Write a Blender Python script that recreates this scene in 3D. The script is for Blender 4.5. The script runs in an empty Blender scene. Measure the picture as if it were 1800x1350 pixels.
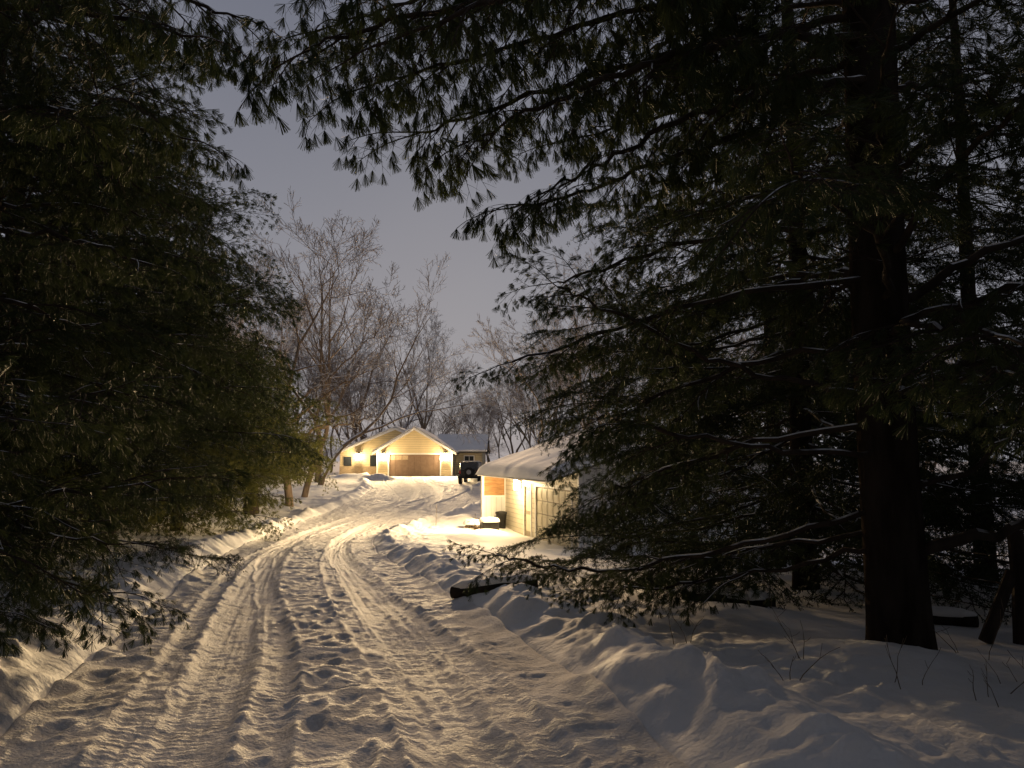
import bpy, math, random
import numpy as np
from mathutils import Vector, Matrix, Quaternion
random.seed(7); rng=np.random.default_rng(7)
scene=bpy.context.scene
COL=scene.collection

# ------------------------------------------------------------ materials
def newmat(name):
    m=bpy.data.materials.new(name); m.use_nodes=True
    nt=m.node_tree; nt.nodes.clear()
    out=nt.nodes.new('ShaderNodeOutputMaterial')
    b=nt.nodes.new('ShaderNodeBsdfPrincipled')
    nt.links.new(b.outputs[0],out.inputs[0])
    return m,nt,b,out
def noise_mat(name,c1,c2,scale=5,rough=.8,bump=0,bscale=30,detail=4,stretch=None,spec=.2,metal=0):
    m,nt,b,out=newmat(name); N=nt.nodes; L=nt.links
    tc=N.new('ShaderNodeTexCoord'); mp=N.new('ShaderNodeMapping')
    L.new(tc.outputs['Object'],mp.inputs[0])
    if stretch: mp.inputs['Scale'].default_value=stretch
    n=N.new('ShaderNodeTexNoise'); n.inputs['Scale'].default_value=scale; n.inputs['Detail'].default_value=detail
    L.new(mp.outputs[0],n.inputs['Vector'])
    r=N.new('ShaderNodeValToRGB'); r.color_ramp.elements[0].position=.35; r.color_ramp.elements[1].position=.65
    r.color_ramp.elements[0].color=(*c1,1); r.color_ramp.elements[1].color=(*c2,1)
    L.new(n.outputs['Fac'],r.inputs[0]); L.new(r.outputs[0],b.inputs['Base Color'])
    b.inputs['Roughness'].default_value=rough; b.inputs['Specular IOR Level'].default_value=spec
    b.inputs['Metallic'].default_value=metal
    if bump:
        n2=N.new('ShaderNodeTexNoise'); n2.inputs['Scale'].default_value=bscale; n2.inputs['Detail'].default_value=5
        L.new(mp.outputs[0],n2.inputs['Vector'])
        bp=N.new('ShaderNodeBump'); bp.inputs['Strength'].default_value=bump; bp.inputs['Distance'].default_value=.02
        L.new(n2.outputs['Fac'],bp.inputs['Height']); L.new(bp.outputs[0],b.inputs['Normal'])
    return m
def bark_snow(name,c1,c2,thr=.55,amount=1.0):
    m=noise_mat(name,c1,c2,scale=8,rough=.95,bump=.8,bscale=14,stretch=(1,1,.25),spec=.05)
    nt=m.node_tree; N=nt.nodes; L=nt.links
    b=[n for n in N if n.type=='BSDF_PRINCIPLED'][0]
    ramp=[n for n in N if n.type=='VALTORGB'][0]
    g=N.new('ShaderNodeNewGeometry'); s=N.new('ShaderNodeSeparateXYZ'); L.new(g.outputs['True Normal'],s.inputs[0])
    n3=N.new('ShaderNodeTexNoise'); n3.inputs['Scale'].default_value=2.5; L.new(g.outputs['Position'],n3.inputs['Vector'])
    ad=N.new('ShaderNodeMath'); ad.operation='MULTIPLY_ADD'; ad.inputs[1].default_value=.9; ad.inputs[2].default_value=-.45
    L.new(n3.outputs['Fac'],ad.inputs[0])
    a2=N.new('ShaderNodeMath'); a2.operation='ADD'; L.new(s.outputs['Z'],a2.inputs[0]); L.new(ad.outputs[0],a2.inputs[1])
    mr=N.new('ShaderNodeMapRange'); mr.inputs[1].default_value=thr; mr.inputs[2].default_value=thr+.12; mr.inputs[4].default_value=amount
    L.new(a2.outputs[0],mr.inputs[0])
    mx=N.new('ShaderNodeMixRGB'); L.new(mr.outputs[0],mx.inputs[0]); L.new(ramp.outputs[0],mx.inputs[1]); mx.inputs[2].default_value=(.75,.76,.78,1)
    L.new(mx.outputs[0],b.inputs['Base Color'])
    return m
def foliage_mat(name,c1,c2,trans=.15):
    m,nt,b,out=newmat(name); N=nt.nodes; L=nt.links
    g=N.new('ShaderNodeNewGeometry')
    n=N.new('ShaderNodeTexNoise'); n.inputs['Scale'].default_value=1.3; n.inputs['Detail'].default_value=3
    L.new(g.outputs['Position'],n.inputs['Vector'])
    r=N.new('ShaderNodeValToRGB'); r.color_ramp.elements[0].position=.35; r.color_ramp.elements[1].position=.65
    r.color_ramp.elements[0].color=(*c1,1); r.color_ramp.elements[1].color=(*c2,1)
    L.new(n.outputs['Fac'],r.inputs[0]); L.new(r.outputs[0],b.inputs['Base Color'])
    b.inputs['Roughness'].default_value=.6; b.inputs['Specular IOR Level'].default_value=.1
    t=N.new('ShaderNodeBsdfTranslucent'); L.new(r.outputs[0],t.inputs[0])
    mx=N.new('ShaderNodeMixShader'); mx.inputs[0].default_value=trans
    L.new(b.outputs[0],mx.inputs[1]); L.new(t.outputs[0],mx.inputs[2]); L.new(mx.outputs[0],out.inputs[0])
    return m
def emit_mat(name,c,s):
    m,nt,b,out=newmat(name); b.inputs['Base Color'].default_value=(*c,1)
    b.inputs['Emission Color'].default_value=(*c,1); b.inputs['Emission Strength'].default_value=s
    return m
def siding_mat(name,c,step=.15,axis='Z',dark=.6):
    m,nt,b,out=newmat(name); N=nt.nodes; L=nt.links
    tc=N.new('ShaderNodeTexCoord'); s=N.new('ShaderNodeSeparateXYZ'); L.new(tc.outputs['Object'],s.inputs[0])
    if axis=='XY':
        a=N.new('ShaderNodeMath'); a.operation='ADD'; L.new(s.outputs['X'],a.inputs[0]); L.new(s.outputs['Y'],a.inputs[1]); src=a.outputs[0]
    else: src=s.outputs[axis]
    d=N.new('ShaderNodeMath'); d.operation='DIVIDE'; d.inputs[1].default_value=step; L.new(src,d.inputs[0])
    f=N.new('ShaderNodeMath'); f.operation='FRACT'; L.new(d.outputs[0],f.inputs[0])
    r=N.new('ShaderNodeValToRGB'); e=r.color_ramp.elements
    e[0].position=0; e[0].color=(c[0]*dark,c[1]*dark,c[2]*dark,1); e[1].position=.22; e[1].color=(*c,1)
    L.new(f.outputs[0],r.inputs[0])
    n=N.new('ShaderNodeTexNoise'); n.inputs['Scale'].default_value=1.5; L.new(tc.outputs['Object'],n.inputs['Vector'])
    mr=N.new('ShaderNodeMapRange'); mr.inputs[3].default_value=.8; mr.inputs[4].default_value=1.1; L.new(n.outputs['Fac'],mr.inputs[0])
    mx=N.new('ShaderNodeVectorMath'); mx.operation='SCALE'; L.new(r.outputs[0],mx.inputs[0]); L.new(mr.outputs[0],mx.inputs['Scale'])
    L.new(mx.outputs[0],b.inputs['Base Color'])
    bp=N.new('ShaderNodeBump'); bp.inputs['Distance'].default_value=.02; L.new(f.outputs[0],bp.inputs['Height']); L.new(bp.outputs[0],b.inputs['Normal'])
    b.inputs['Roughness'].default_value=.6
    return m

M_SNOW=noise_mat('snow',(.75,.73,.70),(.81,.79,.765),scale=1.2,rough=.75,bump=.6,bscale=22,spec=.15)
M_ROAD=noise_mat('packed_snow',(.65,.615,.575),(.78,.75,.72),scale=2.5,rough=.8,bump=.9,bscale=45,spec=.15)
M_BARK=noise_mat('pine_bark',(.018,.014,.011),(.04,.032,.026),scale=8,rough=1,bump=1,bscale=14,stretch=(1,1,.25),spec=0)
M_LIMB=bark_snow('limb_bark',(.03,.024,.02),(.06,.045,.035),thr=.78)
M_BARE=bark_snow('bare_bark',(.13,.10,.075),(.24,.18,.13),thr=.34,amount=.9)
M_NEED=foliage_mat('pine_needles',(.030,.044,.018),(.068,.082,.030))
M_SPRU=foliage_mat('spruce_needles',(.024,.035,.017),(.055,.066,.027))
M_OLIVE_LIT=foliage_mat('olive_lit_needles',(.07,.08,.026),(.15,.15,.045),.3)  # brighter copy of the pine needles, lamplight put into the colour
M_WEED=noise_mat('dry_stalk',(.10,.07,.045),(.2,.15,.1),scale=10)

# ------------------------------------------------------------ mesh helpers
class MB:
    def __init__(s): s.v=[]; s.f=[]; s.m=[]; s.n=0
    def add(s,V,F,mat=0):
        V=np.asarray(V,dtype=float).reshape(-1,3)
        s.v.append(V); o=s.n
        for f in F: s.f.append(tuple(int(i)+o for i in f)); s.m.append(mat)
        s.n+=len(V)
    def box(s,x0,x1,y0,y1,z0,z1,mat=0):
        V=[(x0,y0,z0),(x1,y0,z0),(x1,y1,z0),(x0,y1,z0),(x0,y0,z1),(x1,y0,z1),(x1,y1,z1),(x0,y1,z1)]
        s.add(V,[(0,3,2,1),(4,5,6,7),(0,1,5,4),(1,2,6,5),(2,3,7,6),(3,0,4,7)],mat)
    def prism(s,poly,axis,a,b,mat=0):
        n=len(poly)
        if axis=='y': V=[(p[0],a,p[1]) for p in poly]+[(p[0],b,p[1]) for p in poly]
        else: V=[(a,p[0],p[1]) for p in poly]+[(b,p[0],p[1]) for p in poly]
        F=[tuple(range(n)),tuple(range(2*n-1,n-1,-1))]
        for i in range(n): j=(i+1)%n; F.append((i,i+n,j+n,j))
        s.add(V,F,mat)
    def tube(s,pts,rad,sides=5,mat=0,cap=True):
        P=np.asarray(pts,float); n=len(P)
        T=np.gradient(P,axis=0); T/=np.linalg.norm(T,axis=1)[:,None]+1e-9
        up=np.array([0,0,1.]) if abs(T[0][2])<.9 else np.array([1.,0,0])
        A=np.cross(T,up); A/=np.linalg.norm(A,axis=1)[:,None]+1e-9
        B=np.cross(A,T)
        ang=np.linspace(0,2*np.pi,sides,endpoint=False)+np.pi/2
        rad=np.asarray(rad)
        V=P[:,None,:]+rad[:,None,None]*(A[:,None,:]*np.cos(ang)[None,:,None]+B[:,None,:]*np.sin(ang)[None,:,None])
        F=[]
        for i in range(n-1):
            for j in range(sides):
                k=(j+1)%sides
                F.append((i*sides+j,i*sides+k,(i+1)*sides+k,(i+1)*sides+j))
        if cap: F.append(tuple((n-1)*sides+j for j in range(sides))); F.append(tuple(j for j in reversed(range(sides))))
        s.add(V.reshape(-1,3),F,mat)
    def quads(s,V4,mat=0):
        n=len(V4); V=V4.reshape(-1,3)
        idx=np.arange(4*n).reshape(n,4)
        s.add(V,idx.tolist(),mat)
    def mesh(s,name,mats,smooth=False):
        me=bpy.data.meshes.new(name)
        V=np.concatenate(s.v) if s.v else np.zeros((0,3))
        me.from_pydata(V.tolist(),[],s.f)
        for m in mats: me.materials.append(m)
        me.polygons.foreach_set('material_index',np.array(s.m,dtype=np.int32))
        if smooth: me.polygons.foreach_set('use_smooth',np.ones(len(s.f),dtype=bool))
        me.update(); return me
def obj(name,me,parent=None,mat=None):
    o=bpy.data.objects.new(name,me); COL.objects.link(o)
    if parent: o.parent=parent
    if mat is not None: o.matrix_local=mat
    return o
def empty(name,loc=(0,0,0),rz=0):
    o=bpy.data.objects.new(name,None); o.empty_display_size=.3; COL.objects.link(o)
    o.location=loc; o.rotation_euler=(0,0,rz); return o
def bevel(o,w,seg=2):
    b=o.modifiers.new('b','BEVEL'); b.width=w; b.segments=seg; b.limit_method='ANGLE'; return o

# ------------------------------------------------------------ noise
def _h(i,j,s):
    v=np.sin(i*127.1+j*311.7+s*74.7)*43758.5453
    return v-np.floor(v)
def vn(x,y,s=0):
    xi=np.floor(x); yi=np.floor(y); fx=x-xi; fy=y-yi
    fx=fx*fx*(3-2*fx); fy=fy*fy*(3-2*fy)
    a=_h(xi,yi,s);b=_h(xi+1,yi,s);c=_h(xi,yi+1,s);d=_h(xi+1,yi+1,s)
    return ((a*(1-fx)+b*fx)*(1-fy)+(c*(1-fx)+d*fx)*fy)*2-1
def fbm(x,y,s=0,o=3):
    r=0;a=1;t=0
    for k in range(o):
        r=r+a*vn(x,y,s+k*13.3); t+=a; a*=.5
        x,y=(x*1.62-y*1.21+7.1),(x*1.21+y*1.62-3.7)
    return r/t
def sst(a,b,x):
    t=np.clip((x-a)/(b-a),0,1); return t*t*(3-2*t)

# ------------------------------------------------------------ terrain
YT=np.linspace(-60,700,7601)
def table(ys,vs,sig):
    v=np.interp(YT,ys,vs); k=np.exp(-.5*(np.arange(-60,61)*.1/sig)**2); k/=k.sum()
    return np.convolve(np.pad(v,60,'edge'),k,'valid')
XC=table([-20,-6,0,4,8.8,14.5,21,28,35,42,50,58,66,75,700],[.6,-.1,-.45,-.85,-2.2,-3.8,-5.5,-6.9,-7.4,-6.8,-5.6,-6.2,-8,-9.1,-9.1],1.3)
PR=table([-60,5,9,14.5,27,35,42,50,60,75,100,200,700],[0,0,-.2,-.47,-1.25,-1.42,-1.35,-1.0,-.5,-.08,-.3,-1,-1],1.3)
LT=table([-60,8,20,30,50,65,700],[0,0,-.03,-.05,-.03,0,0],2)
WT=table([-60,30,40,50,700],[1.75,1.8,2.6,4,4.2],2)
def xc(y): return np.interp(y,YT,XC)
SL=np.gradient(XC,YT)
MOUNDS=[(-11.7,68.5,.55,1.3,.8),(-14.5,70,.4,2.,1.),(-2.2,38,.4,1.0,1.2),(-.9,33.5,.2,.8,1.2),(-1.8,30.5,.2,1.4,1.4),(2.9,6.2,.1,.6,.6),(.9,9.5,.14,1.8,.9),(2.2,8.4,.12,1.2,.7),(-1.2,69,.4,2,2)]
rp=random.Random(5)
FOOT=[]
yy=1.8
k=0
while yy<26:
    FOOT.append((float(xc(yy))+.1+.14*(-1)**k+rp.gauss(0,.05)+.12*math.sin(yy*.7),yy,rp.uniform(.8,1.1))); yy+=rp.uniform(.5,.7); k+=1
yy=2.4
while yy<14:
    FOOT.append((float(xc(yy))-1.65+.13*(-1)**k-.1*yy*.2+rp.gauss(0,.05),yy,rp.uniform(.8,1.2))); yy+=rp.uniform(.45,.7); k+=1
for i in range(14):
    yy=rp.uniform(1.8,13); FOOT.append((float(xc(yy))+rp.uniform(-.4,.5),yy,rp.uniform(.6,1.1)))
def H(x,y):
    c=np.interp(y,YT,XC); sl=np.interp(y,YT,SL); w=np.interp(y,YT,WT)+.12*fbm(y*.9,x*0+2,91,2)
    t=(x-c)/np.sqrt(1+sl*sl); at=np.abs(t)
    z=np.interp(y,YT,PR)+np.interp(y,YT,LT)*np.clip(x-c,-25,14)
    on=sst(76,72,y)
    out=sst(w-.1,w+.7,at)
    jag=.30*fbm(x*1.1,y*1.1,5,3)
    berm=np.exp(-((at-w-.5+jag)/.36)**2)
    z=z+on*(.10*out+berm*(.15+.14*fbm(x*1.9,y*1.9,3,3)))
    z=z+out*(.09*fbm(x*.35,y*.35,9,3)+.03*fbm(x*1.6,y*1.6,11,3))
    near=np.exp(-((at-w-.6)/1.6)**2)
    wx=x+.25*vn(x*2,y*2,71); wy=y+.25*vn(x*2,y*2,73)
    rid=1-np.abs(fbm(wx*2.2+wy*.6,wy*1.5,21,3))*2.2
    z=z+on*near*out*(.055*np.clip(rid,0,1)**2+.085*np.clip(fbm(wx*4.3,wy*4.3,27,3),0,1)+.028*fbm(wx*7,wy*7,28,2))
    z=z+out*.010*fbm(x*8,y*8,31,2)
    inn=1-sst(w-.25,w+.1,at)
    c2=.28*np.sin(y*.21+.6)+.15; c2=c2+sst(42,60,y)*2.2*sst(66,58,y)
    c3=-.35*np.sin(y*.13)-.1-sst(45,60,y)*1.6
    rut=0
    for cc,g,dep,wd in ((0,.80,.065,.28),(c2,.76,.045,.13),(c3,.84,.03,.11)):
        for sg in (-1,1):
            u=(t-cc-sg*g+.03*vn(y*.8,y*0+sg,4))/wd
            prof=np.exp(-u**4)
            rut=np.maximum(rut,dep*prof)
            z=z+on*inn*.003*prof*np.sin(2*np.pi*(y/.07+np.abs(u)*.4))*np.clip(.5+1.2*vn(x*2,y*1.1,77),0,1)
            z=z+on*inn*.017*np.exp(-((np.abs(u)-1.35)/.25)**2)*np.clip(.5+1.3*fbm(x*5,y*5,2,2),0,2)
    z=z-on*inn*rut
    band=np.exp(-((at-.8)/.42)**4)
    z=z+on*inn*band*(.007*vn(t*17,y*.35,81)+.004*vn(t*34,y*.8,83))
    med=(1-np.clip(rut/.05,0,1))
    z=z+on*inn*med*(.024*fbm(wx*2.8,wy*2.8,41,4)+.024*np.clip(fbm(wx*6,wy*5,47,2),-.25,1))
    z=z+on*inn*(.009*fbm(x*13,y*13,53,3)+.008*fbm(x*3,y*1.5,57,2))
    for (fx_,fy_,fs) in FOOT:
        q=((x-fx_)/(.07*fs))**2+((y-fy_)/(.14*fs))**2
        z=z-.033*fs*np.exp(-q**1.5)+.012*np.exp(-((np.sqrt(q)-1.7)/.45)**2)
    for (mx,my,mh,sx,sy) in MOUNDS:
        z=z+mh*np.exp(-((x-mx)/sx)**2-((y-my)/sy)**2)
    return z
def Hs(x,y): return float(H(np.array([float(x)]),np.array([float(y)]))[0])
def grid(name,X,Y,Z,mat):
    r,c=X.shape
    V=np.stack([X,Y,Z],-1).reshape(-1,3).astype(np.float32)
    i=np.arange((r-1)*(c-1)); a=(i//(c-1))*c+i%(c-1)
    Q=np.stack([a,a+1,a+1+c,a+c],-1).astype(np.int32)
    me=bpy.data.meshes.new(name); me.vertices.add(len(V)); me.vertices.foreach_set('co',V.ravel())
    me.loops.add(Q.size); me.loops.foreach_set('vertex_index',Q.ravel())
    me.polygons.add(len(Q)); me.polygons.foreach_set('loop_start',np.arange(0,Q.size,4,dtype=np.int32))
    me.polygons.foreach_set('use_smooth',np.ones(len(Q),dtype=bool))
    me.materials.append(mat); me.update(calc_edges=True); me.validate()
    return obj(name,me)
def rows(y0,y1,mn,k,c0=2.5):
    r=[y0]
    while r[-1]<y1:
        y=r[-1]; d=abs(y)
        st=max(mn,k*d) if y>c0 else max(mn,.03+(c0-y)*.12)
        r.append(y+st)
    return np.array(r)
ry=rows(-30,650,.03,.0055)
s=np.linspace(-1,1,700); u=1.5*np.sign(s)*np.abs(s)**1.6
Yg=np.repeat(ry[:,None],len(u),1)
Xg=u[None,:]*(np.abs(Yg)+10)+xc(np.clip(Yg,-5,30))*.6
Zg=H(Xg,Yg)
w_=np.interp(Yg,YT,WT); sl_=np.interp(Yg,YT,SL); at_=np.abs((Xg-xc(Yg))/np.sqrt(1+sl_**2))
msk=(1-sst(w_-.12,w_+.12,at_))*sst(-8.2,-7.6,Yg)*sst(73.2,72.6,Yg)
grid('snow_ground',Xg,Yg,Zg-.14*msk,M_SNOW)
dy=rows(-7.9,72.9,.016,.0028)
tt=np.linspace(-1,1,300)
Yd=np.repeat(dy[:,None],300,1); hw=np.interp(Yd,YT,WT)+.16; T=tt[None,:]*hw
sl=np.interp(Yd,YT,SL); Xd=xc(Yd)+T*np.sqrt(1+sl**2)
Zd=H(Xd,Yd)-.10*sst(hw-.14,hw,np.abs(T))
grid('snowy_driveway',Xd,Yd,Zd,M_ROAD)

# ------------------------------------------------------------ boughs
def needles(mb,O,D,ln,wd,mat):
    O=np.asarray(O);D=np.asarray(D); n=len(O)
    R=rng.normal(size=(n,3)); S=np.cross(D,R); S/=np.linalg.norm(S,axis=1)[:,None]+1e-9
    ln=np.asarray(ln)[:,None]
    a=O-S*wd*.3; b=O+S*wd*.3; c=O+D*ln+S*wd*.5; d=O+D*ln-S*wd*.5
    mb.quads(np.stack([a,b,c,d],1),mat)
def make_bough(name,seed,kind):
    r=random.Random(seed); mb=MB(); NO=[];ND=[];NL=[]
    if kind=='pine': L,ntuft,nl,nw,cone,grav=1.4,22,.15,.0052,.48,.9
    elif kind=='hang': L,ntuft,nl,nw,cone,grav=1.15,36,.205,.0062,.40,3.0
    elif kind=='farpine': L,ntuft,nl,nw,cone,grav=2.2,9,.17,.013,.6,.3
    else: L,ntuft,nl,nw,cone,grav=1.9,0,.05,.009,.9,.25
    def tuft(p,d,n=ntuft):
        d=(d+Vector((0,0,-grav*.6))).normalized()
        for _ in range(n):
            v=Vector((r.gauss(0,1),r.gauss(0,1),r.gauss(0,1)))*cone*.62
            q=(d+v).normalized()
            NO.append(p[:]);ND.append(q[:]);NL.append(nl*r.uniform(.88,1.04))
    def grow(p,d,length,lvl,rad):
        step=.11 if kind!='farpine' else .16
        n=max(2,int(length/step)); pts=[p.copy()]; 
        side=r.choice([-1,1])
        for i in range(n):
            f=(i+1)/n
            d=(d+Vector((r.gauss(0,.07),r.gauss(0,.07),r.gauss(0,.06)-(.03+.02*lvl)*(1.8 if kind in('hang',) else 1)))).normalized()
            p=p+d*step; pts.append(p.copy())
            if lvl<2 and (f>.12 or lvl>0) and r.random()<.93:
                side=-side
                ang=side*r.uniform(.65,1.05)
                nd=Matrix.Rotation(ang,3,'Z')@d; nd.z+=r.uniform(-.16,.14)
                if lvl==0: cl=L*.42*(math.sin(math.pi*(f*.85+.15))**.7+.15)*r.uniform(.6,1.2)
                else: cl=length*.38*r.uniform(.6,1.2)*(1.1-f*.6)
                if cl>.09: grow(p.copy(),nd,cl,lvl+1,rad*.5)
            if kind=='spruce':
                if lvl>0 or f>.3:
                    for _ in range(12 if lvl>0 else 8):
                        q=p-d*step*r.random(); v=Vector((r.gauss(0,1),r.gauss(0,1),r.gauss(0,1)*.8)).normalized()
                        NO.append(q[:]);ND.append((d*.7+v*.9).normalized()[:]);NL.append(nl*r.uniform(.7,1.2))
            elif lvl==2 and f>.5 or (lvl==1 and f>.6) : 
                if r.random()<(.45 if kind!='hang' else .12): tuft(p,d,ntuft)
        if kind!='spruce' and (kind!='hang' or lvl<2 or r.random()<.4): tuft(p,d); 
        if lvl<2 or kind in('pine','hang'):
            mb.tube(pts,np.linspace(rad,rad*.35,len(pts)),3 if lvl else 5,0,cap=False)
    grow(Vector((0,0,0)),Vector((1,0,.12)),L,0,.014)
    needles(mb,NO,ND,NL,nw,1)
    return mb
MESH={}
for k,cnt,nm in (('pine',5,M_NEED),('hang',7,M_NEED),('spruce',5,M_SPRU),('farpine',4,M_NEED)):
    L_=[]
    for i in range(cnt):
        mb=make_bough(k,100+i*7+len(k),k)
        L_.append(mb.mesh(k+'_bough_mesh',[M_LIMB,nm,M_SNOW]))
    MESH[k]=L_
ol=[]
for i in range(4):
    mb=make_bough('o',300+i,'farpine'); ol.append(mb.mesh('olive_bough_mesh',[M_LIMB,M_OLIVE_LIT,M_SNOW]))  # farpine boughs again, in the lamplit colour
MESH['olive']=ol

def frame(p,d,sc,roll=0):
    X=Vector(d).normalized(); Z=Vector((0,0,1))
    if abs(X.z)>.95: Z=Vector((1,0,0))
    Y=Z.cross(X).normalized(); Z=X.cross(Y)
    m=Matrix((X,Y,Z)).transposed()@Matrix.Rotation(roll,3,'X')
    m=m*sc; M=m.to_4x4(); M.translation=Vector(p); return M
def catmull(P,n=6):
    P=[np.array(p,float) for p in P]; P=[2*P[0]-P[1]]+P+[2*P[-1]-P[-2]]
    out=[]
    for i in range(1,len(P)-2):
        for k in range(n):
            t=k/n; a,b,c,d=P[i-1:i+3]
            out.append(.5*((2*b)+(-a+c)*t+(2*a-5*b+4*c-d)*t*t+(-a+3*b-3*c+d)*t**3))
    out.append(P[-2]); return np.array(out)
class Tree:
    def __init__(s,name,x,y,kind='pine',z=None):
        s.x,s.y=x,y; s.z=Hs(x,y)-.03 if z is None else z
        s.e=empty(name,(x,y,s.z)); s.wood=MB(); s.kind=kind
    def loc(s,p): return Vector((p[0]-s.x,p[1]-s.y,p[2]-s.z))
    def bough(s,p,d,sc,kind=None):
        o=obj('bough',random.choice(MESH[kind or s.kind]),s.e,frame(s.loc(p),d,sc,random.uniform(-.35,.35)))
    def trunk(s,top,r0,r1,lean=(0,0),flare=.18):
        n=40; pts=[];rad=[]
        for i in range(n+1):
            f=(i/n)**1.4; z=f*top-.25*(i==0)
            pts.append((lean[0]*f+.03*math.sin(f*9+s.x),lean[1]*f+.03*math.cos(f*7+s.y),z))
            rad.append((r0+(r1-r0)*f)*(1+flare*math.exp(-z/.25) if z>0 else 1.25))
        s.wood.tube(pts,rad,16,1)
    def limb(s,P,r0,kind=None,spacing=.27,start=.3,sc=1.0,ssc=.65):
        C=catmull(P); n=len(C)
        C[1:-1]+=rng.normal(size=(n-2,3))*.018
        L=np.concatenate([[0],np.cumsum(np.linalg.norm(np.diff(C,axis=0),axis=1))])
        s.wood.tube([s.loc(c)[:] for c in C],np.linspace(r0,.008,n)*np.ones(n),6,0)
        pos=L[-1]*start; side=1
        while pos<L[-1]:
            p=np.array([np.interp(pos,L,C[:,k]) for k in range(3)])
            q=np.array([np.interp(min(pos+.1,L[-1]),L,C[:,k]) for k in range(3)]); q0=np.array([np.interp(pos-.1,L,C[:,k]) for k in range(3)])
            d=Vector(q-q0).normalized(); side=-side
            f=(pos/L[-1]-start)/(1-start+1e-6)
            dd=Matrix.Rotation(side*random.uniform(.5,1.15),3,'Z')@d; dd.z+=random.uniform(-.3,.15)
            s.bough(p,dd,sc*random.uniform(.7,1.15)*(1-.35*f),kind)
            pos+=spacing*random.uniform(.7,1.3)
        d=Vector(C[-1]-C[-3]).normalized(); s.bough(C[-1],d,sc*.65,kind)
    def randlimbs(s,n,z0,z1,len0,len1,ok=None,kind=None,sc=1.0,spacing=.3,r=.035,start=.25,az0=0,az1=2*math.pi):
        tries=0;i=0
        while i<n and tries<n*12:
            tries+=1
            az=random.uniform(az0,az1); z=random.uniform(z0,z1)
            f=(z-z0)/(z1-z0); L=len0+(len1-len0)*f; L*=random.uniform(.75,1.15)
            dx,dy=math.cos(az),math.sin(az)
            P=[(s.x,s.y,z)]
            rise=random.uniform(.0,.25); sag=random.uniform(-.15,.25)
            for k in (.33,.66,1.):
                P.append((s.x+dx*L*k+random.gauss(0,.1),s.y+dy*L*k+random.gauss(0,.1),z+rise*L*math.sin(k*1.9)-sag*L*k*k))
            if ok and not (ok(P[-1]) and ok(P[-2])): continue
            s.limb(P,r,kind,spacing,start,sc); i+=1
    def spruce(s,H_,base,R,n,kind='spruce',power=.8,ok=None,low=None):
        k0=kind
        for i in range(n):
            f=(i+random.random())/n; z=base+(H_-base)*f
            kind=k0 if low is None else (low[1] if z<low[0]+random.uniform(-.8,.8) else k0)  # lower boughs can switch to the lamplit copy
            L=R*((1-f)**power)*random.uniform(.7,1.15)+.25
            az=i*2.39996+random.uniform(-.3,.3)
            d=Vector((math.cos(az),math.sin(az),.1-.3*(1-f)+random.uniform(-.1,.1)))
            tip=(s.x+d.x*L,s.y+d.y*L,s.z+z+d.z*L)
            if ok and not ok(tip): continue
            bl=1.9 if kind=='spruce' else 2.2
            if L>2.3:
                P=[(s.x,s.y,s.z+z)]+[(s.x+d.x*L*k,s.y+d.y*L*k,s.z+z+d.z*L*k-.05*L*math.sin(k*3)) for k in(.5,1)]
                s.limb(P,.03,kind,.52,.25,1.0)
            else: s.bough((s.x,s.y,s.z+z),d,L/bl*1.1,kind)
    def done(s):
        obj('trunk_and_limbs',s.wood.mesh('trunk_and_limbs',[M_LIMB,M_BARK],True),s.e)

def clearR(t):
    a=t[0]/max(t[1],.1); return (a>.17 or t[1]<0) and (t[0]**2+t[1]**2)>9
def clearL(t):
    a=t[0]/max(t[1],.1); return a<-.43 and (t[0]**2+t[1]**2)>9
A=Tree('pine_tree',3.12,6.35)
A.trunk(15,.235,.16,(-.1,.1),.12)
H_='hang'
A.limb([(3.1,6.3,6.2),(1.6,6.0,5.8),(0,5.7,5.2),(-1.0,5.4,4.75),(-1.5,5.3,4.5)],.05,H_,.17,.15,.9)
A.limb([(3.1,6.3,5.2),(2,5.9,4.95),(1.1,5.5,4.55),(.3,5.3,4.15),(-.2,5.2,3.85)],.045,H_,.18,.15,.8)
A.limb([(3.1,6.3,5.6),(2,5.2,5.3),(.9,4.7,4.85),(-.2,4.5,4.35),(-.85,4.5,4.1)],.045,H_,.18,.2,.72)
A.limb([(3.1,6.3,4.8),(2.2,5.9,4.55),(1.4,5.7,4.2),(.75,5.6,3.85),(.3,5.6,3.6)],.04,H_,.18,.2,.72)
A.limb([(3.1,6.3,4.6),(2.2,6.6,4.5),(1.4,6.7,4.25),(.6,6.8,4.0),(.0,6.8,3.85)],.04,H_,.19,.2,.78)
A.limb([(3.1,6.3,5.4),(1.9,6.6,5.3),(.7,6.5,4.95),(-.3,6.3,4.5),(-.8,6.2,4.3)],.04,H_,.18,.15,.85)
A.limb([(3.1,6.3,5.7),(1.9,6.2,5.5),(.7,6.0,5.15),(-.3,5.8,4.75),(-1.1,5.7,4.45)],.04,H_,.18,.15,.85)
A.limb([(3.1,6.3,6.6),(1.6,6.8,6.6),(.2,7.2,6.4),(-1.2,7.2,6.0),(-1.9,7.1,5.7)],.04,H_,.2,.15,.95)
A.limb([(3.1,6.3,6.4),(2,5.6,6.1),(1,5.2,5.6),(0,5.0,5.15),(-.6,5,4.95)],.04,H_,.19,.15,.85)
A.limb([(3.1,6.3,7.2),(1.8,6.8,7.3),(.6,7.6,7.0),(-.4,8,6.6),(-1.3,8,6.2)],.04,H_,.21,.15,.95)
A.limb([(3.1,6.3,5.0),(2.3,7,5.1),(1.5,7.4,5.0),(.5,7.6,4.8)],.04,H_,.2,.15,.85)
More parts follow.
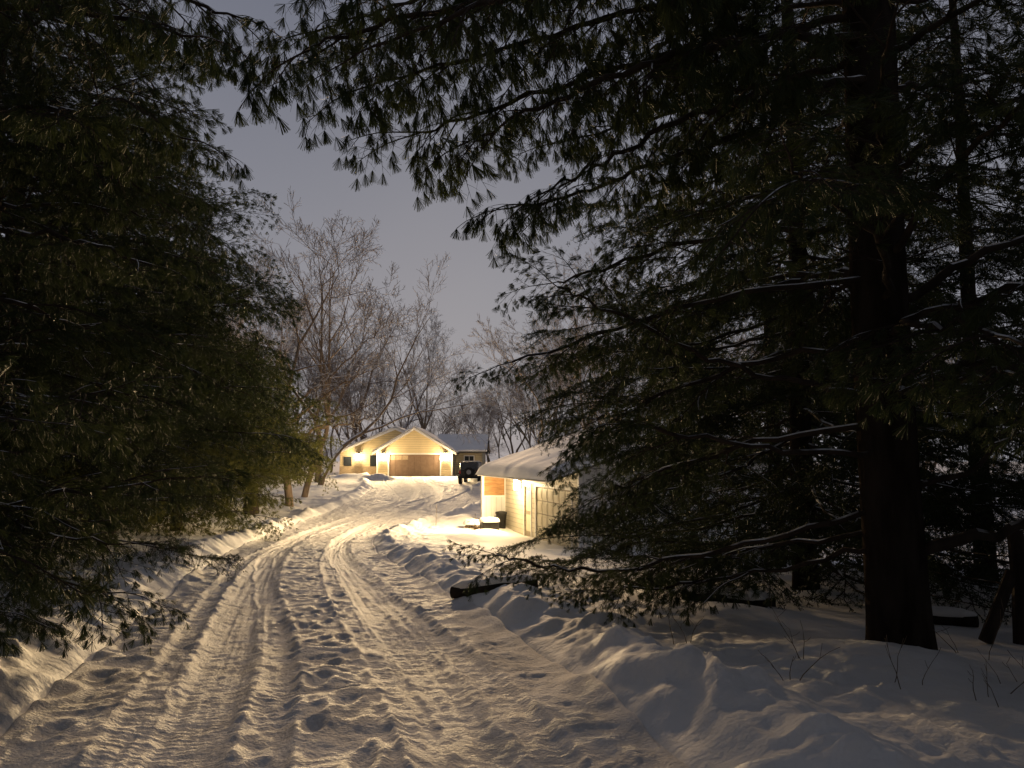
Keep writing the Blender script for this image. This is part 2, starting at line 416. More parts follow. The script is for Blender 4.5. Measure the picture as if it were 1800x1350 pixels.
A.limb([(3.1,6.3,6.9),(1.8,5.6,6.7),(.6,5.4,6.2),(-.6,5.5,5.6),(-1.2,5.5,5.3)],.035,H_,.2,.2,.85)
A.limb([(3,6.3,2.1),(2.3,6.1,2.2),(1.5,6.0,2.4),(.75,5.9,2.75),(.35,5.8,2.9)],.028,'pine',.17,.62,.5)
A.limb([(3,6.3,1.65),(2,6.1,1.68),(1.1,6,1.85),(.65,5.9,1.9)],.026,'pine',.18,.66,.5)
A.limb([(3,6.3,3.1),(1.7,6.2,2.9),(.7,6.1,2.6),(.0,6,2.35)],.028,'pine',.16,.5,.52)
A.limb([(3,6.3,3.6),(1.7,6.6,3.5),(.9,6.7,3.3),(.4,6.7,3.15)],.028,'pine',.18,.5,.6)
A.limb([(3,6.3,2.6),(2.0,6.8,2.4),(1.2,7,2.1),(.7,7,1.8)],.028,'pine',.18,.4,.6)
A.limb([(3,6.3,1.9),(2.0,7,1.7),(1.2,7.5,1.4),(.8,7.6,1.2)],.028,'pine',.18,.35,.6)
A.limb([(3,6.3,1.2),(2,6.8,.85),(1,7,.6),(.3,7.2,.62),(-.15,7.2,.72)],.026,'pine',.19,.45,.48)
A.limb([(3,6.3,.9),(2.3,7,.6),(1.4,7.4,.4),(.8,7.5,.35)],.022,'pine',.19,.4,.5)
A.limb([(3,6.3,1.0),(2.3,7.2,.8),(1.6,7.9,.55),(1.1,8.2,.4)],.022,'pine',.19,.3,.6)
A.limb([(3.2,6.3,.85),(3.9,6.1,1.05),(4.7,6.1,1.35),(5.6,6,1.8)],.055,'pine',.4,.6,.7)
A.limb([(3.2,6.3,1.35),(3.6,6.2,1.5),(4.1,6.1,1.9),(4.8,6,2.2)],.03,'pine',.4,.5,.7)
A.limb([(3.2,6.3,2.9),(4,6.1,3.3),(4.8,6,3.5),(5.8,6,3.5)],.04,'pine',.35,.4,.8)
A.randlimbs(24,1.9,7.0,2.6,3.2,clearR,'pine',.8,.32)
A.done()
B=Tree('unseen_shade_spruce',4.2,11.2); B.trunk(14,.17,.04)
B.spruce(14,.4,3.4,145,ok=lambda t:t[0]/t[1]>.045); B.done()
for (x,y,h,r,n) in ((7.8,13,13,3.2,75),(8.4,8.8,12,2.7,60)):
    t=Tree('unseen_shade_spruce',x,y); t.trunk(h,.17,.03); t.spruce(h,.9,r,n); t.done()
t=Tree('pine_tree',6.4,19); t.trunk(11,.2,.05); t.spruce(11,1.6,3.6,80,'farpine',.6,ok=lambda t:t[0]/t[1]>.09); t.done()
t=Tree('pine_tree',5.8,6.8); t.trunk(12,.14,.08); t.randlimbs(17,2.0,6.5,2.,2.5,lambda p:p[0]>4.3,'pine',.8,.36); t.done()

# left side
A=Tree('pine_tree',-5.5,6.6); A.trunk(14,.2,.12)
A.limb([(-5.5,6.6,5.6),(-4,6.2,5.6),(-2.8,5.9,5.3),(-2.1,5.7,5.0)],.045,H_,.18,.15,.8)
A.limb([(-5.5,6.6,5.0),(-4,5.6,5.0),(-2.8,5.2,4.7),(-2.1,5.0,4.45)],.04,H_,.18,.15,.7)
A.limb([(-5.5,6.6,4.6),(-4.2,6.2,4.5),(-3.2,6.0,4.3),(-2.5,5.9,4.1)],.04,H_,.18,.2,.65)
A.limb([(-5.5,6.6,3.6),(-4.4,6.2,3.5),(-3.4,6.0,3.3),(-2.8,5.9,3.1)],.04,'pine',.2,.2,.6)
A.limb([(-5.5,6.6,1.3),(-4.4,6.2,.95),(-3.6,6.0,.7),(-3.0,5.9,.6)],.03,'pine',.17,.2,.6)
A.limb([(-5.5,6.6,1.7),(-4.5,5.6,1.2),(-3.9,5.2,.8),(-3.3,5.0,.65)],.03,'pine',.17,.2,.6)
A.limb([(-5.5,6.6,1.5),(-4.5,6.2,1.4),(-3.8,6.0,1.1),(-3.1,6.0,.95)],.03,'pine',.17,.2,.6)
A.randlimbs(48,.9,7.2,2.9,3.2,clearL,'pine',.85,.3)
A.done()
t=Tree('pine_tree',-7.0,10); t.trunk(13,.2,.1); t.randlimbs(42,1.6,9,3.2,2.8,lambda t:t[0]/t[1]<-.42,'pine',1.0,.34); t.done()
t=Tree('unseen_shade_spruce',-8.9,13.5); t.trunk(14,.2,.04); t.spruce(14,1.2,3.4,130,power=.6,ok=lambda t:t[0]/t[1]<-.41); t.done()
t=Tree('unseen_shade_spruce',-12.5,15); t.trunk(15,.2,.04); t.spruce(15,.6,3.6,80); t.done()
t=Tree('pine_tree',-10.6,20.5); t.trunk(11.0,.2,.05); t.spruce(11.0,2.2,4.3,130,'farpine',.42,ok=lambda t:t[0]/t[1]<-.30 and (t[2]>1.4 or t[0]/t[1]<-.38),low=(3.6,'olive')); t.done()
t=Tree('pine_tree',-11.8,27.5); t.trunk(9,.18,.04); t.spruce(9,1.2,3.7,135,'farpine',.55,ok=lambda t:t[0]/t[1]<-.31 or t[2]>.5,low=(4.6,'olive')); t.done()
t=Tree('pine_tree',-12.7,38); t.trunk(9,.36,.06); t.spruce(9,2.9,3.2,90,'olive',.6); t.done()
t=Tree('pine_tree',-17,30); t.trunk(13,.2,.04); t.spruce(13,1,4.2,80,'farpine',.6); t.done()
t=Tree('pine_tree',-20,42); t.trunk(14,.2,.04); t.spruce(14,1,4.5,80,'farpine',.6); t.done()
for (x,y) in ((-4.5,-3.5),(3.8,-3),(-1,-8),(7.5,1.5),(-8,1),(3,-9)):  # unseen spruces around the camera, added to darken the near foliage
    t=Tree('unseen_shade_spruce',x,y); t.trunk(14,.18,.03); t.spruce(14,1.0,3.2,55,'farpine',.4,ok=lambda t:t[0]**2+(t[1]-1.5)**2>12); t.done()

# ------------------------------------------------------------ bare trees
def bare_mesh(seed,height,levels=5,spread=1.0):
    r=random.Random(seed); mb=MB()
    def br(p,d,L,rad,lv):
        n=6 if lv<2 else (4 if lv<4 else 3); pts=[p.copy()]; 
        for i in range(n):
            d=(d+Vector((r.gauss(0,.15),r.gauss(0,.15),r.gauss(.03,.10)))).normalized()
            p=p+d*L/n; pts.append(p.copy())
            f=(i+1)/n
            if lv==0 or lv>=levels or (lv==1 and f<.25): continue
            for _ in range(2 if lv>2 else (1 if r.random()<.6 else 2)):
                if r.random()<.82:
                    ax=d.cross(Vector((r.gauss(0,1),r.gauss(0,1),r.gauss(0,1)))).normalized()
                    nd=Matrix.Rotation(r.uniform(.35,.95)*spread,3,ax)@d
                    br(p.copy(),nd,L*r.uniform(.38,.62)*(1.15-.45*f),rad*(1-.65*f)*.6,lv+1)
        if lv==0:
            k=r.choice([2,3,4])
            for q in range(k):
                a=q*6.283/k+r.uniform(-.5,.5); s_=r.uniform(.1,.6)*spread
                nd=(d+Vector((math.cos(a)*s_,math.sin(a)*s_,0))).normalized()
                br(p.copy(),nd,height*r.uniform(.4,.65),rad*.55,1)
        end=.6 if lv==0 else .15
        rr=np.maximum(np.linspace(rad,rad*end,len(pts)),.008)
        mb.tube(pts,rr,8 if lv==0 else (5 if lv<3 else 3),0,cap=False)
    br(Vector((0,0,-.2)),Vector((0,0,1)),height*r.uniform(.24,.42),height*.0125,0)
    me=mb.mesh('bare_tree_mesh',[M_BARE],True)
    return me,max(v.co.z for v in me.vertices)
BM=[bare_mesh(11,14,5,1.05),bare_mesh(12,14,5,.8),bare_mesh(33,14,5,.65),bare_mesh(14,14,5,1.2),bare_mesh(25,14,5,.95),bare_mesh(46,14,4,.7),bare_mesh(57,14,4,.9)]
def bare(x,y,k,h,rz,parent=None,wide=1.0):
    me,zs=BM[k]; s_=h/zs
    if parent is None:
        e=empty('bare_tree',(x,y,Hs(x,y)),rz); o=obj('trunk_and_branches',me,e)
    else:
        e=parent; o=obj('tree',me,e); o.location=(x-e.location.x,y-e.location.y,Hs(x,y)); o.rotation_euler=(random.uniform(-.07,.07),random.uniform(-.07,.07),rz)
    o.scale=(s_*wide,s_*wide,s_); return e
be=bare(-12.2,43,3,17.0,0)
bare(-12.8,48,0,18,2);bare(-14.3,58,4,18,1);bare(-15.5,62,3,19,1);bare(-20,66,1,19,0)
bare(3.0,50,4,14,2.5);bare(5,54,0,17,4);bare(2.2,66,2,16,3);bare(8,46,1,16,5)
bare(-13.5,91,4,22,2.2);bare(-18,94,3,25,.7);bare(-10.5,91,0,19,1.2)
lm=MB()
for P,r in (([(-12.2,43,2.6),(-10.8,42.8,3.3),(-9.2,42.5,3.9),(-7.4,42,4.8)],.12),([(-10.8,42.8,3.3),(-9.6,42.4,3.4),(-8.4,42.2,3.6),(-7.5,42,4.0)],.07),([(-12.2,43,3.6),(-10.4,42.4,5.0),(-8.8,42,5.9),(-7.0,42,6.8)],.09),([(-12.2,43,4.4),(-10.0,42.4,6.2),(-8.4,42,7.6),(-6.9,42,9.0)],.08)):
    C=catmull(P); C[1:-1]+=rng.normal(size=(len(C)-2,3))*.06; lm.tube([(c[0]+12.2,c[1]-43,c[2]-be.location.z) for c in C],np.linspace(r,.02,len(C)),6,0)
    for c in C[4::1]:
        for q in range(3):
            dd=np.array([random.gauss(.25,.35),random.gauss(0,.3),random.gauss(.3,.35)])*random.uniform(.6,1.4)
            a0=np.array([c[0]+12.2,c[1]-43,c[2]-be.location.z]); m_=a0+dd*.5+rng.normal(size=3)*.08; e_=a0+dd
            lm.tube([a0,m_,e_],[.022,.014,.008],3,0,cap=False)
            for w__ in range(2):
                f_=m_+rng.normal(size=3)*.35; lm.tube([m_,(m_+f_)/2+rng.normal(size=3)*.04,f_],[.012,.009,.007],3,0,cap=False)
obj('low_limbs',lm.mesh('low_limbs',[M_BARE],True),be)
W=empty('distant_trees',(0,95,0))
for i in range(150):
    x=random.uniform(-75,60); y=random.uniform(88,128)
    a=abs(x/y+.055)
    h=min(21,12+a*42)*random.uniform(.8,1.15)
    bare(x,y,random.randrange(7),h,random.uniform(0,6.28),W,random.uniform(.6,1.0))
for i in range(80):
    x=random.uniform(-45,25); y=random.uniform(86,100)
    bare(x,y,random.choice([5,6,5,6,0]),random.uniform(3.5,8),random.uniform(0,6.28),W,random.uniform(.9,1.5))
for i in range(22):
    x=random.choice([random.uniform(-60,-24),random.uniform(11,45)]); y=random.uniform(46,80)
    bare(x,y,random.randrange(7),random.uniform(13,18),random.uniform(0,6.28),W)

# ------------------------------------------------------------ house
M_CREAM=siding_mat('cream_siding',(.54,.44,.26),.22,'Z',.45)
M_TAN=noise_mat('tan_brick',(.30,.23,.15),(.4,.31,.2),scale=9)
M_TRIM=noise_mat('white_trim',(.74,.73,.70),(.8,.79,.76),scale=3,rough=.5)
M_SHING=noise_mat('shingles',(.06,.055,.05),(.1,.09,.08),scale=6)
M_DOOR=noise_mat('brown_door',(.15,.10,.07),(.19,.13,.09),scale=4,rough=.5)
M_GLASS=noise_mat('dark_glass',(.02,.025,.03),(.03,.035,.04),rough=.1,spec=.6)
M_LAMP=emit_mat('lamp_glass',(1,.85,.58),60)
M_BLK=noise_mat('black_metal',(.02,.02,.02),(.035,.035,.035),rough=.4)
hx,hy=-9.4,75; hz=Hs(hx,hy)-.02
HE=empty('ranch_house',(hx,hy,hz))
def part(name,mb,mats,parent,bv=0,smooth=False):
    o=obj(name,mb.mesh(name,mats,smooth),parent)
    if bv: bevel(o,bv)
    return o
mb=MB()
mb.box(-3.6,-2.45,0,.2,-.3,2.1); mb.box(2.45,3.6,0,.2,-.3,2.1)
mb.prism([(-3.6,2.1),(3.6,2.1),(3.6,2.4),(0,4.55),(-3.6,2.4)],'y',0,.2)
mb.box(-3.6,-3.4,.2,8,-.3,2.38); mb.box(3.4,3.6,.2,8,-.3,2.38)
part('garage_walls',mb,[M_CREAM],HE)
mb=MB()
mb.box(-2.45,2.45,.12,.16,-.1,2.1,0)
for r in range(4):
    for c in range(8):
        mb.box(-2.4+c*.605,-2.4+c*.605+.55,.095,.12,.06+r*.51,.06+r*.51+.42,1 if not(r==3 and c<3) else 2)
part('garage_door',mb,[M_DOOR,M_DOOR,M_TAN],HE)
mb=MB(); mb.box(-2.57,-2.45,-.03,.02,-.1,2.1);mb.box(2.45,2.57,-.03,.02,-.1,2.1);mb.box(-2.57,2.57,-.03,.02,2.1,2.22)
mb.box(-3.66,-3.55,-.02,.05,-.1,2.38); mb.box(3.55,3.66,-.02,.05,-.1,2.38)
part('trim',mb,[M_TRIM],HE)
def gable_roof(name,x0,xa,x1,ze,za,y0,y1,parent,ov=.45):
    def slab(off,th,mi,mb,e=0):
        for (xe,sg) in ((x0,-1),(x1,1)):
            sl=(za-ze)/abs(xe-xa); xo=xe+sg*(ov-e)
            zo=ze-sl*(ov-e)
            mb.prism([(xo,zo+off),(xa,za+off),(xa,za+off+th),(xo,zo+off+th)],'y',y0-ov+e,y1+ov-e,mi)
    mb=MB(); slab(.04,.1,0,mb); part(name+'_shingles',mb,[M_SHING],parent)
    mb=MB(); slab(.143,.17,0,mb,.04); part(name+'_snow',mb,[M_SNOW],parent,.05,False)
    mb=MB()
    for (xe,sg) in ((x0,-1),(x1,1)):
        sl=(za-ze)/abs(xe-xa); xo=xe+sg*ov; zo=ze-sl*ov
        mb.prism([(xo,zo-.1),(xa,za-.1),(xa,za+.13),(xo,zo+.13)],'y',y0-ov-.03,y0-ov-.004,0)
    part(name+'_fascia',mb,[M_TRIM],parent)
gable_roof('garage_roof',-3.6,0,3.6,2.4,4.55,0,8,HE)
mb=MB(); mb.prism([(-8.3,-.3),(3.1,-.3),(3.1,2.35),(-2.6,4.75),(-8.3,2.35)],'y',5,5.2); mb.box(-8.3,-8.1,5.2,14,-.3,2.35)
part('wing_walls',mb,[M_CREAM],HE)
gable_roof('wing_roof',-8.3,-2.6,3.1,2.35,4.75,5,14,HE)
mb=MB(); mb.box(-8.32,-3.6,4.93,4.99,-.3,.9); part('wing_brick',mb,[M_TAN],HE)
mb=MB(); mb.box(-5.2,-4.3,4.95,4.997,0.9,2.05); mb.box(-4.15,-3.75,4.95,4.997,.95,1.9); mb.box(-7.9,-7.1,4.95,4.997,.95,1.9); part('wing_door_windows',mb,[M_GLASS],HE)
mb=MB(); mb.box(3.6,6.4,4,4.2,-.3,2.4); mb.prism([(4.2,-.3),(13,-.3),(13,2.4),(8.6,4.0),(4.2,2.4)],'x',6.2,6.4)
part('east_wall',mb,[M_CREAM],HE)
mb=MB()
for (a,b) in ((3.5,8.6),(13.7,8.6)):
    mb.prism([(a,2.28),(b,4.05),(b,4.16),(a,2.39)],'x',1.5,6.9)
part('east_roof',mb,[M_SHING],HE)
mb=MB()
for (a,b) in ((3.55,8.6),(13.65,8.6)):
    mb.prism([(a,2.396),(b,4.163),(b,4.36),(a,2.59)],'x',1.5,6.87)
part('east_roof_snow',mb,[M_SNOW],HE,.05)
mb=MB(); mb.box(4.6,5.5,3.95,3.997,.8,1.95); part('east_window',mb,[M_GLASS],HE)
mb=MB(); mb.box(4.5,4.6,3.93,3.997,.7,2.05);mb.box(5.5,5.6,3.93,3.997,.7,2.05);mb.box(4.6,5.5,3.93,3.997,1.95,2.05);mb.box(4.6,5.5,3.93,3.997,.7,.8);mb.box(5.03,5.07,3.93,3.95,.8,1.95); part('east_window_frame',mb,[M_TRIM],HE)
def lantern(parent,x,y,z,dirv,power,pt,tilt=-.05,out=.42,size=1.0):
    mb=MB(); 
    mb.box(-.05,.05,-.14,-.0,.12,.16,1); mb.box(-.07,.07,-.22,-.08,.14,.17,1); mb.box(-.05,.05,-.2,-.1,-.12,.14,0); mb.box(-.06,.06,-.21,-.09,-.15,-.12,1)
    mb.box(-.04,.04,-.02,0,-.1,.2,1)
    o=part('wall_lantern',mb,[M_LAMP,M_BLK],parent)
    a=math.atan2(dirv[1],dirv[0])+math.pi/2
    o.location=(x,y,z); o.rotation_euler=(0,0,a); o.scale=(size,size,size)
    l=bpy.data.lights.new('lamp','AREA'); l.shape='DISK'; l.size=.25; l.energy=power; l.color=(1,.72,.38)
    l.use_nodes=True; n=l.node_tree.nodes; em=[q for q in n if q.type=='EMISSION'][0]
    fo=n.new('ShaderNodeLightFalloff'); fo.inputs[0].default_value=1.0; l.node_tree.links.new(fo.outputs['Linear'],em.inputs['Strength'])
    lo=bpy.data.objects.new('lamp_light',l); COL.objects.link(lo); lo.parent=parent
    d=Vector((dirv[0],dirv[1],tilt)).normalized()
    lo.rotation_euler=d.to_track_quat('-Z','Y').to_euler(); lo.location=Vector((x,y,z))+Vector((dirv[0],dirv[1],0))*.5
    l=bpy.data.lights.new('lamp','POINT'); l.shadow_soft_size=.08; l.energy=pt; l.color=(1,.72,.36)
    lo=bpy.data.objects.new('lamp_glow',l); COL.objects.link(lo); lo.parent=parent; lo.location=Vector((x,y,z))+Vector((dirv[0],dirv[1],0))*out
lantern(HE,-3.0,-.01,1.85,(0,-1),270,330,size=2.4,out=.62)
lantern(HE,3.0,-.01,1.85,(0,-1),270,330,size=2.4,out=.62)
lantern(HE,-6.4,4.9,1.85,(0,-1),80,330,size=2.4,out=.6)

# ------------------------------------------------------------ detached garage
M_WHITE=siding_mat('white_siding',(.64,.59,.46),.2,'Z',.5)
M_WHITEV=siding_mat('white_vertical_siding',(.72,.72,.70),.25,'XY',.7)
M_WOOD=noise_mat('cedar_boards',(.34,.18,.08),(.5,.28,.13),scale=3,stretch=(1,1,8))
M_PANEL=noise_mat('door_paint',(.60,.55,.42),(.64,.59,.45),rough=.5)
M_GROOVE=noise_mat('door_groove_dark',(.28,.25,.18),(.32,.28,.21),rough=.6)  # grooves darkened in colour to bring out the panel relief
sz=-1.66
SE=empty('detached_garage',(2.3,27,sz),math.radians(14.85))
mb=MB()
mb.box(0,.15,0,.75,-.6,2.85); mb.box(0,.15,5.1,5.85,-.6,2.85); mb.box(0,.15,.75,5.1,2.12,2.85); mb.box(0,.15,5.85,6.85,2.08,2.85); mb.box(0,.15,6.85,10.3,-.6,2.85)
part('front_wall',mb,[M_WHITE],SE)
sl=.33
mb=MB(); mb.prism([(0.002,-.6),(8,-.6),(8,2.85),(4,4.15),(0.002,2.85)],'y',-.12,-.003); mb.prism([(0,-.6),(8,-.6),(8,2.85),(4,4.15),(0,2.85)],'y',10.303,10.4); mb.box(7.9,8,0,10.3,-.6,2.85)
part('gable_walls',mb,[M_WHITEV],SE)
mb=MB(); mb.box(.05,.09,.75,5.1,-.2,2.12,1)
for r in range(4):
    for c in range(6):
        y0=.80+c*.72; z0=.03+r*.52
        mb.box(.03,.052,y0,y0+.67,z0,z0+.48,0); mb.box(.018,.031,y0+.09,y0+.58,z0+.08,z0+.40,0)
part('overhead_door',mb,[M_PANEL,M_GROOVE],SE,.006)
mb=MB(); mb.box(-.03,.02,.62,.745,-.2,2.12);mb.box(-.03,.02,5.105,5.23,-.2,2.12);mb.box(-.03,.02,.62,5.23,2.123,2.26)
mb.box(-.03,.02,5.74,5.845,-.2,2.08);mb.box(-.03,.02,6.855,6.96,-.2,2.08);mb.box(-.03,.02,5.74,6.96,2.083,2.2); mb.box(-.04,.16,10.18,10.302,-.3,2.7); mb.box(-.04,.10,-.14,-.004,-.3,2.7)
part('trim',mb,[M_TRIM],SE)
mb=MB(); mb.box(.05,.1,5.85,6.85,-.2,2.08,1); mb.box(.03,.052,6.0,6.7,.2,.9); mb.box(.03,.052,6.0,6.7,1.05,1.9)
part('side_door',mb,[M_PANEL,M_GROOVE],SE,.01)
mb=MB(); mb.box(-1.05,-.045,10.2,10.3,-.6,1.5,0); mb.box(-1.05,-.045,10.2,10.3,1.503,2.5,1); mb.box(-1.15,-1.05,10.1,10.35,-.6,2.5,2); mb.box(-1.05,-.045,10.17,10.199,1.46,1.54,2)
part('porch_screen',mb,[M_WHITEV,M_WOOD,M_TRIM],SE)
mb=MB()
for xe in (-1.15,9.15):
    zo=2.86-sl*1.15
    mb.prism([(xe,zo),(4,2.86+sl*4),(4,2.98+sl*4),(xe,zo+.12)],'y',-.6,11,0)
part('roof_deck',mb,[M_SHING],SE)
mb=MB()
mb.box(-1.18,-1.152,-.6,11,2.86-sl*1.15-.04,2.86-sl*1.15+.14); 
part('fascia',mb,[M_TRIM],SE)
ny,nx=90,60
ys=np.linspace(-.68,11.08,ny); xs=np.linspace(-1.28,9.28,nx)
XX,YY=np.meshgrid(xs,ys); base=2.97+sl*(4-np.abs(XX-4))
edge=np.minimum(np.minimum(XX+1.28,9.28-XX),np.minimum(YY+.68,11.08-YY))
th=.40*(1-np.exp(-edge/.12))*(1+.15*fbm(XX*.8,YY*.8,61,2))
og=grid('roof_snow',XX,YY,base+th-.03,M_SNOW); og.parent=SE
ogb=grid('roof_snow_underside',XX,YY,base-.06,M_SNOW); ogb.parent=SE
lantern(SE,-.01,7.35,2.1,(-1,0),210,300,-.02,.75,1.6)
def snowcap(parent,rx,ry,zb,h):
    a=np.linspace(0,np.pi,16); bx=np.linspace(-rx,rx,24)
    XX,AA=np.meshgrid(bx,a); sc=np.sqrt(np.clip(1-(bx/(rx*1.02))**4,0,1))[None,:]
    nz=.05*fbm(XX*4,np.cos(AA)*2,3,2)
    o=grid('snow_cap',XX,np.cos(AA)*ry*sc,zb+np.sin(AA)*(h+nz)*sc,M_SNOW); o.parent=parent
g=empty('snow_covered_crate',(-1.0,34.6,Hs(-1.0,34.6)),.3)
mb=MB(); mb.box(-.38,.38,-.25,.25,-.15,.34); mb.box(-.40,.40,-.27,.27,.341,.37); part('crate_body',mb,[M_BLK],g,.03); snowcap(g,.46,.34,.35,.22)
g=empty('snow_covered_log_pile',(-1.75,35.4,Hs(-1.75,35.4)),-.2)
mb=MB()
for (x,z) in ((-.2,.08),(0,.08),(.2,.08),(-.1,.24),(.1,.24)): mb.tube([(x-.02,-.35,z),(x,.35,z)],[.1,.095],9)
part('logs',mb,[M_BARE],g,0,True); snowcap(g,.44,.4,.18,.26)
g=empty('trash_can',(-.5,36.2,Hs(-.5,36.2)))
mb=MB(); mb.tube([(0,0,-.1),(0,0,.62),(0,0,.66),(0,0,.74),(0,0,.77)],[.2,.25,.28,.27,.1],16); part('can_body',mb,[M_BLK],g,0,True)
for (x,y,h) in ((-3.4,35,1.0),(-1.5,31.5,.8)):
    g=empty('driveway_marker_stake',(x,y,Hs(x,y))); mb=MB(); mb.tube([(0,0,-.2),(0.02,0,h)],[.009,.009],6); part('rod',mb,[M_WEED],g)

# ------------------------------------------------------------ suv (rear view)
M_PAINT=noise_mat('dark_paint',(.025,.027,.03),(.035,.037,.04),rough=.25,spec=.6)
M_RUB=noise_mat('tyre_rubber',(.015,.015,.015),(.03,.03,.03),rough=.9)
M_RIM=noise_mat('wheel_rim',(.25,.25,.25),(.32,.32,.32),rough=.4)
M_RED=emit_mat('tail_lamp',(.35,.01,.01),.05)
cx,cy=-3.45,62; CE=empty('parked_suv',(cx,cy,Hs(cx,cy)+.02),math.radians(-6))
mb=MB(); mb.prism([(-.0,.55),(0,1.12),(2.9,1.12),(4.0,1.08),(4.15,.95),(4.15,.55)],'x',-.78,.78)
part('body',mb,[M_PAINT],CE,.05)
mb=MB(); mb.prism([(.02,1.125),(.12,1.78),(2.2,1.8),(2.75,1.125)],'x',-.72,.72); part('cabin',mb,[M_PAINT],CE,.06)
mb=MB(); mb.prism([(.03,1.2),(.09,1.66),(.07,1.66),(.0,1.2)],'x',-.56,.56); mb.prism([(.35,1.2),(.4,1.66),(2.1,1.66),(2.4,1.2)],'x',-.735,-.722); mb.prism([(.35,1.2),(.4,1.66),(2.1,1.66),(2.4,1.2)],'x',.722,.735)
part('windows',mb,[M_GLASS],CE)
mb=MB(); mb.box(-.85,.85,-.16,-.01,.48,.66); mb.box(-.95,-.76,.2,1.15,.82,.92); mb.box(.76,.95,.2,1.15,.82,.92); mb.box(-.95,-.76,2.8,3.8,.82,.92); mb.box(.76,.95,2.8,3.8,.82,.92); part('bumper_and_fenders',mb,[M_RUB],CE,.03)
def wheel(mb,c,ax,r,w):
    c=np.array(c);ax=np.array(ax,float)
    prof=[(-w/2,r*.5),(-w/2,r*.85),(-w*.35,r),(w*.35,r),(w/2,r*.85),(w/2,r*.5)]
    mb.tube([c+ax*p[0]*1.0+ax*1e-4*i for i,p in enumerate(prof)],[p[1] for p in prof],24,0)
    mb.tube([c-ax*w*.52,c+ax*w*.52],[r*.5,r*.5],16,1)
mb=MB()
for x in (-.78,.78):
    for y in (.68,3.3): wheel(mb,(x,y,.38),(1,0,0),.38,.26)
wheel(mb,(.05,-.2,.98),(0,1,0),.37,.24)
part('wheels',mb,[M_RUB,M_RIM],CE)
mb=MB(); mb.box(-.77,-.65,-.03,-.002,.85,1.08); mb.box(.65,.77,-.03,-.002,.85,1.08); part('tail_lamps',mb,[M_RED],CE)
mb=MB(); mb.box(-.6,.6,.25,2.0,1.81,1.87); part('roof_snow',mb,[M_SNOW],CE,.03)

# ------------------------------------------------------------ fence, logs, weeds
FE=empty('wire_fence',(4.55,7.1,0)); mb=MB(); px_=[]
for (x,y) in ((0,0),(1.6,1.1),(3.2,2.2),(-.1,2.6)):
    z=Hs(4.55+x,7.1+y); mb.tube([(x,y,z-.3),(x+.02,y,z+.5),(x,y,z+1.0)],[.075,.07,.065],9); px_.append((x,y,z))
z0=px_[0][2]; mb.tube([(-.35,-.05,z0+.02),(-.05,0,z0+.62)],[.06,.05],8)
for k in range(2):
    p,q=px_[k],px_[k+1]
    for h in (.25,.5,.75,.95): mb.tube([(p[0],p[1],p[2]+h),(q[0],q[1],q[2]+h)],[.006,.006],4)
p,q=px_[0],px_[3]
for h in (.25,.5,.75,.95): mb.tube([(p[0],p[1],p[2]+h),(q[0],q[1],q[2]+h)],[.006,.006],4)
part('posts_and_wire',mb,[M_LIMB],FE)
def log(name,p,q,r,up=0):
    za,zb=Hs(*p),Hs(*q)
    e=empty(name,(p[0],p[1],za)); d=(q[0]-p[0],q[1]-p[1]); n=8
    L=[(d[0]*k/n,d[1]*k/n,(zb-za)*k/n+r*.7+up+random.uniform(-.01,.01)) for k in range(n+1)]
    mb=MB(); mb.tube(L,np.linspace(r,r*.8,n+1),9,0); part('log_wood',mb,[M_BARK],e,0,True)
    mb=MB(); L2=[(a,b+.015,c+r*.85) for a,b,c in L]; rr=r*.95*np.array([.3]+[random.uniform(.75,1.1) for _ in range(n-1)]+[.3]); mb.tube(L2,rr,9,0); part('snow_on_log',mb,[M_SNOW],e,0,True)
log('fallen_log',(-.75,9.9),(.3,9.55),.075,.03)
log('fallen_log',(2.0,9.3),(3.0,9.0),.07)
log('fallen_log',(2.3,9.6),(2.75,8.6),.06)
log('fallen_log',(4.0,8.6),(4.7,8.0),.07)
def weeds(name,spots,h0,h1,n):
    mb=MB(); x0,y0=spots[0]
    e=empty(name,(x0,y0,Hs(x0,y0)))
    for (x,y) in spots:
        zb=Hs(x,y)-Hs(x0,y0)
        for _ in range(n):
            h=random.uniform(h0,h1); p=Vector((x-x0+random.gauss(0,.08),y-y0+random.gauss(0,.08),zb-.03)); d=Vector((random.gauss(0,.25),random.gauss(0,.25),1)).normalized()
            pts=[p.copy()]
            for k in range(5):
                d=(d+Vector((random.gauss(0,.15),random.gauss(0,.15),-.02))).normalized(); p=p+d*h/5; pts.append(p.copy())
                if k>1 and random.random()<.7:
                    dd=(d+Vector((random.gauss(0,.8),random.gauss(0,.8),.1))).normalized()
                    mb.tube([p[:],(p+dd*h*.14)[:],(p+dd*h*.25+Vector((0,0,.01)))[:]],[.002,.0018,.0015],3)
            mb.tube([q[:] for q in pts],np.linspace(.0035,.0015,6),4)
    part('stalks',mb,[M_WEED],e)
weeds('dry_weeds',[(1.9,5.3),(2.15,5.9),(2.5,5.2),(3.3,5.3),(3.6,5.6),(3.9,5.4),(1.4,6.6),(3.0,5.0),(3.5,6.1)],.2,.45,3)
weeds('dry_weeds',[(-5.6,12.5),(-5.9,13.1),(-6.3,13.6),(-5.4,13.3),(-6.6,14.2),(-6.2,12.2),(-7,15),(-6.4,15.3)],.2,.5,9)

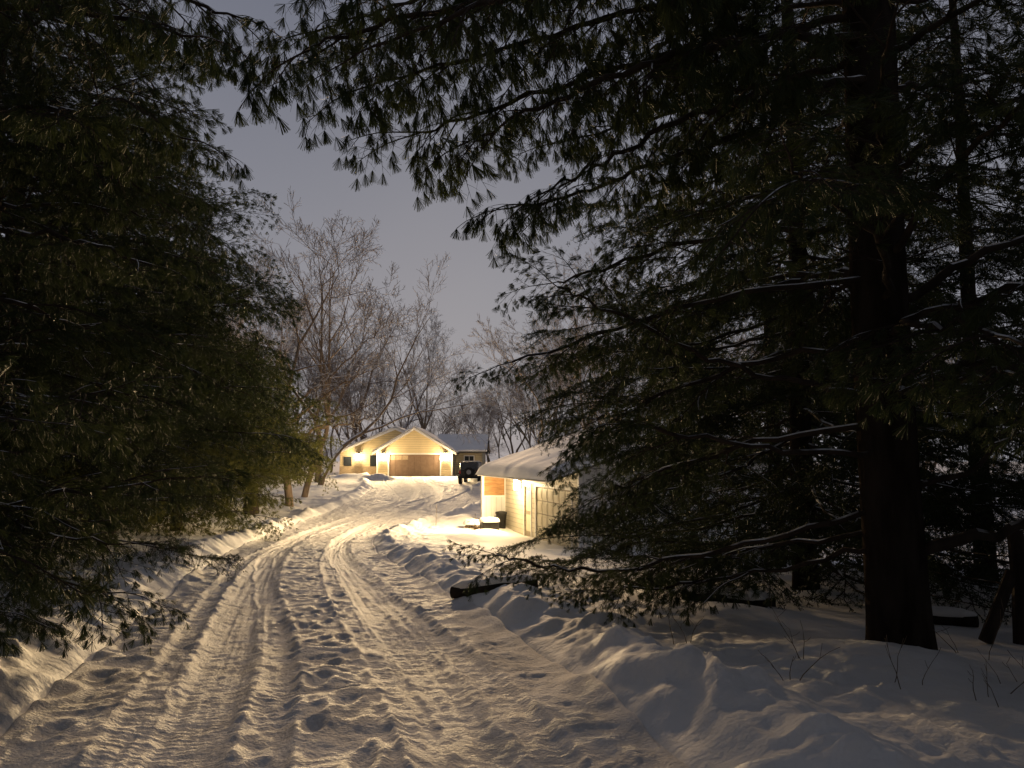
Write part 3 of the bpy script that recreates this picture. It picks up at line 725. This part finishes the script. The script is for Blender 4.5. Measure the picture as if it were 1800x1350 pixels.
# ------------------------------------------------------------ light
w=bpy.data.worlds.new('World'); scene.world=w; w.use_nodes=True; nt=w.node_tree; nt.nodes.clear()
out=nt.nodes.new('ShaderNodeOutputWorld')
sk=nt.nodes.new('ShaderNodeTexSky'); sk.sky_type='NISHITA'; sk.sun_disc=False
EL=math.radians(14); AZ=math.radians(-6)
sk.sun_elevation=EL; sk.sun_rotation=AZ
b1=nt.nodes.new('ShaderNodeBackground'); b1.inputs[1].default_value=.0015; nt.links.new(sk.outputs[0],b1.inputs[0])
tc=nt.nodes.new('ShaderNodeTexCoord'); sp=nt.nodes.new('ShaderNodeSeparateXYZ'); nt.links.new(tc.outputs['Generated'],sp.inputs[0])
cn=nt.nodes.new('ShaderNodeTexNoise'); cn.inputs['Scale'].default_value=2.2; cn.inputs['Detail'].default_value=3; nt.links.new(tc.outputs['Generated'],cn.inputs['Vector'])
ma=nt.nodes.new('ShaderNodeMath'); ma.operation='MULTIPLY_ADD'; ma.inputs[1].default_value=.22; nt.links.new(cn.outputs['Fac'],ma.inputs[0])
mb_=nt.nodes.new('ShaderNodeMath'); mb_.operation='ADD'; mb_.inputs[1].default_value=-.11; nt.links.new(sp.outputs['Z'],mb_.inputs[0]); nt.links.new(mb_.outputs[0],ma.inputs[2])
rm=nt.nodes.new('ShaderNodeValToRGB'); e=rm.color_ramp.elements
e[0].position=0; e[0].color=(.30,.295,.325,1); e[1].position=.62; e[1].color=(.145,.155,.20,1)
nt.links.new(ma.outputs[0],rm.inputs[0])
b2=nt.nodes.new('ShaderNodeBackground'); nt.links.new(rm.outputs[0],b2.inputs[0]); b2.inputs[1].default_value=1.0
ad=nt.nodes.new('ShaderNodeAddShader'); nt.links.new(b1.outputs[0],ad.inputs[0]); nt.links.new(b2.outputs[0],ad.inputs[1]); nt.links.new(ad.outputs[0],out.inputs[0])
l=bpy.data.lights.new('warm_fill_sun','SUN'); l.energy=1.95; l.angle=math.radians(3); l.color=(1,.68,.38)  # added warm fill from the house side, no real sun at night
lo=bpy.data.objects.new('warm_fill_sun',l); COL.objects.link(lo)
sd=Vector((math.sin(AZ)*math.cos(EL),math.cos(AZ)*math.cos(EL),math.sin(EL)))
lo.rotation_euler=(-sd).to_track_quat('-Z','Y').to_euler()

cam=bpy.data.cameras.new('camera'); cam.lens=27.2; cam.sensor_width=36; cam.clip_end=2000; cam.clip_start=.05
co=bpy.data.objects.new('camera',cam); COL.objects.link(co); co.location=(0,0,1.6); co.rotation_euler=(math.radians(95.5),0,0)
scene.camera=co
scene.view_settings.view_transform='Standard'; scene.view_settings.look='None'; scene.view_settings.exposure=0
print('objects',len(bpy.data.objects))
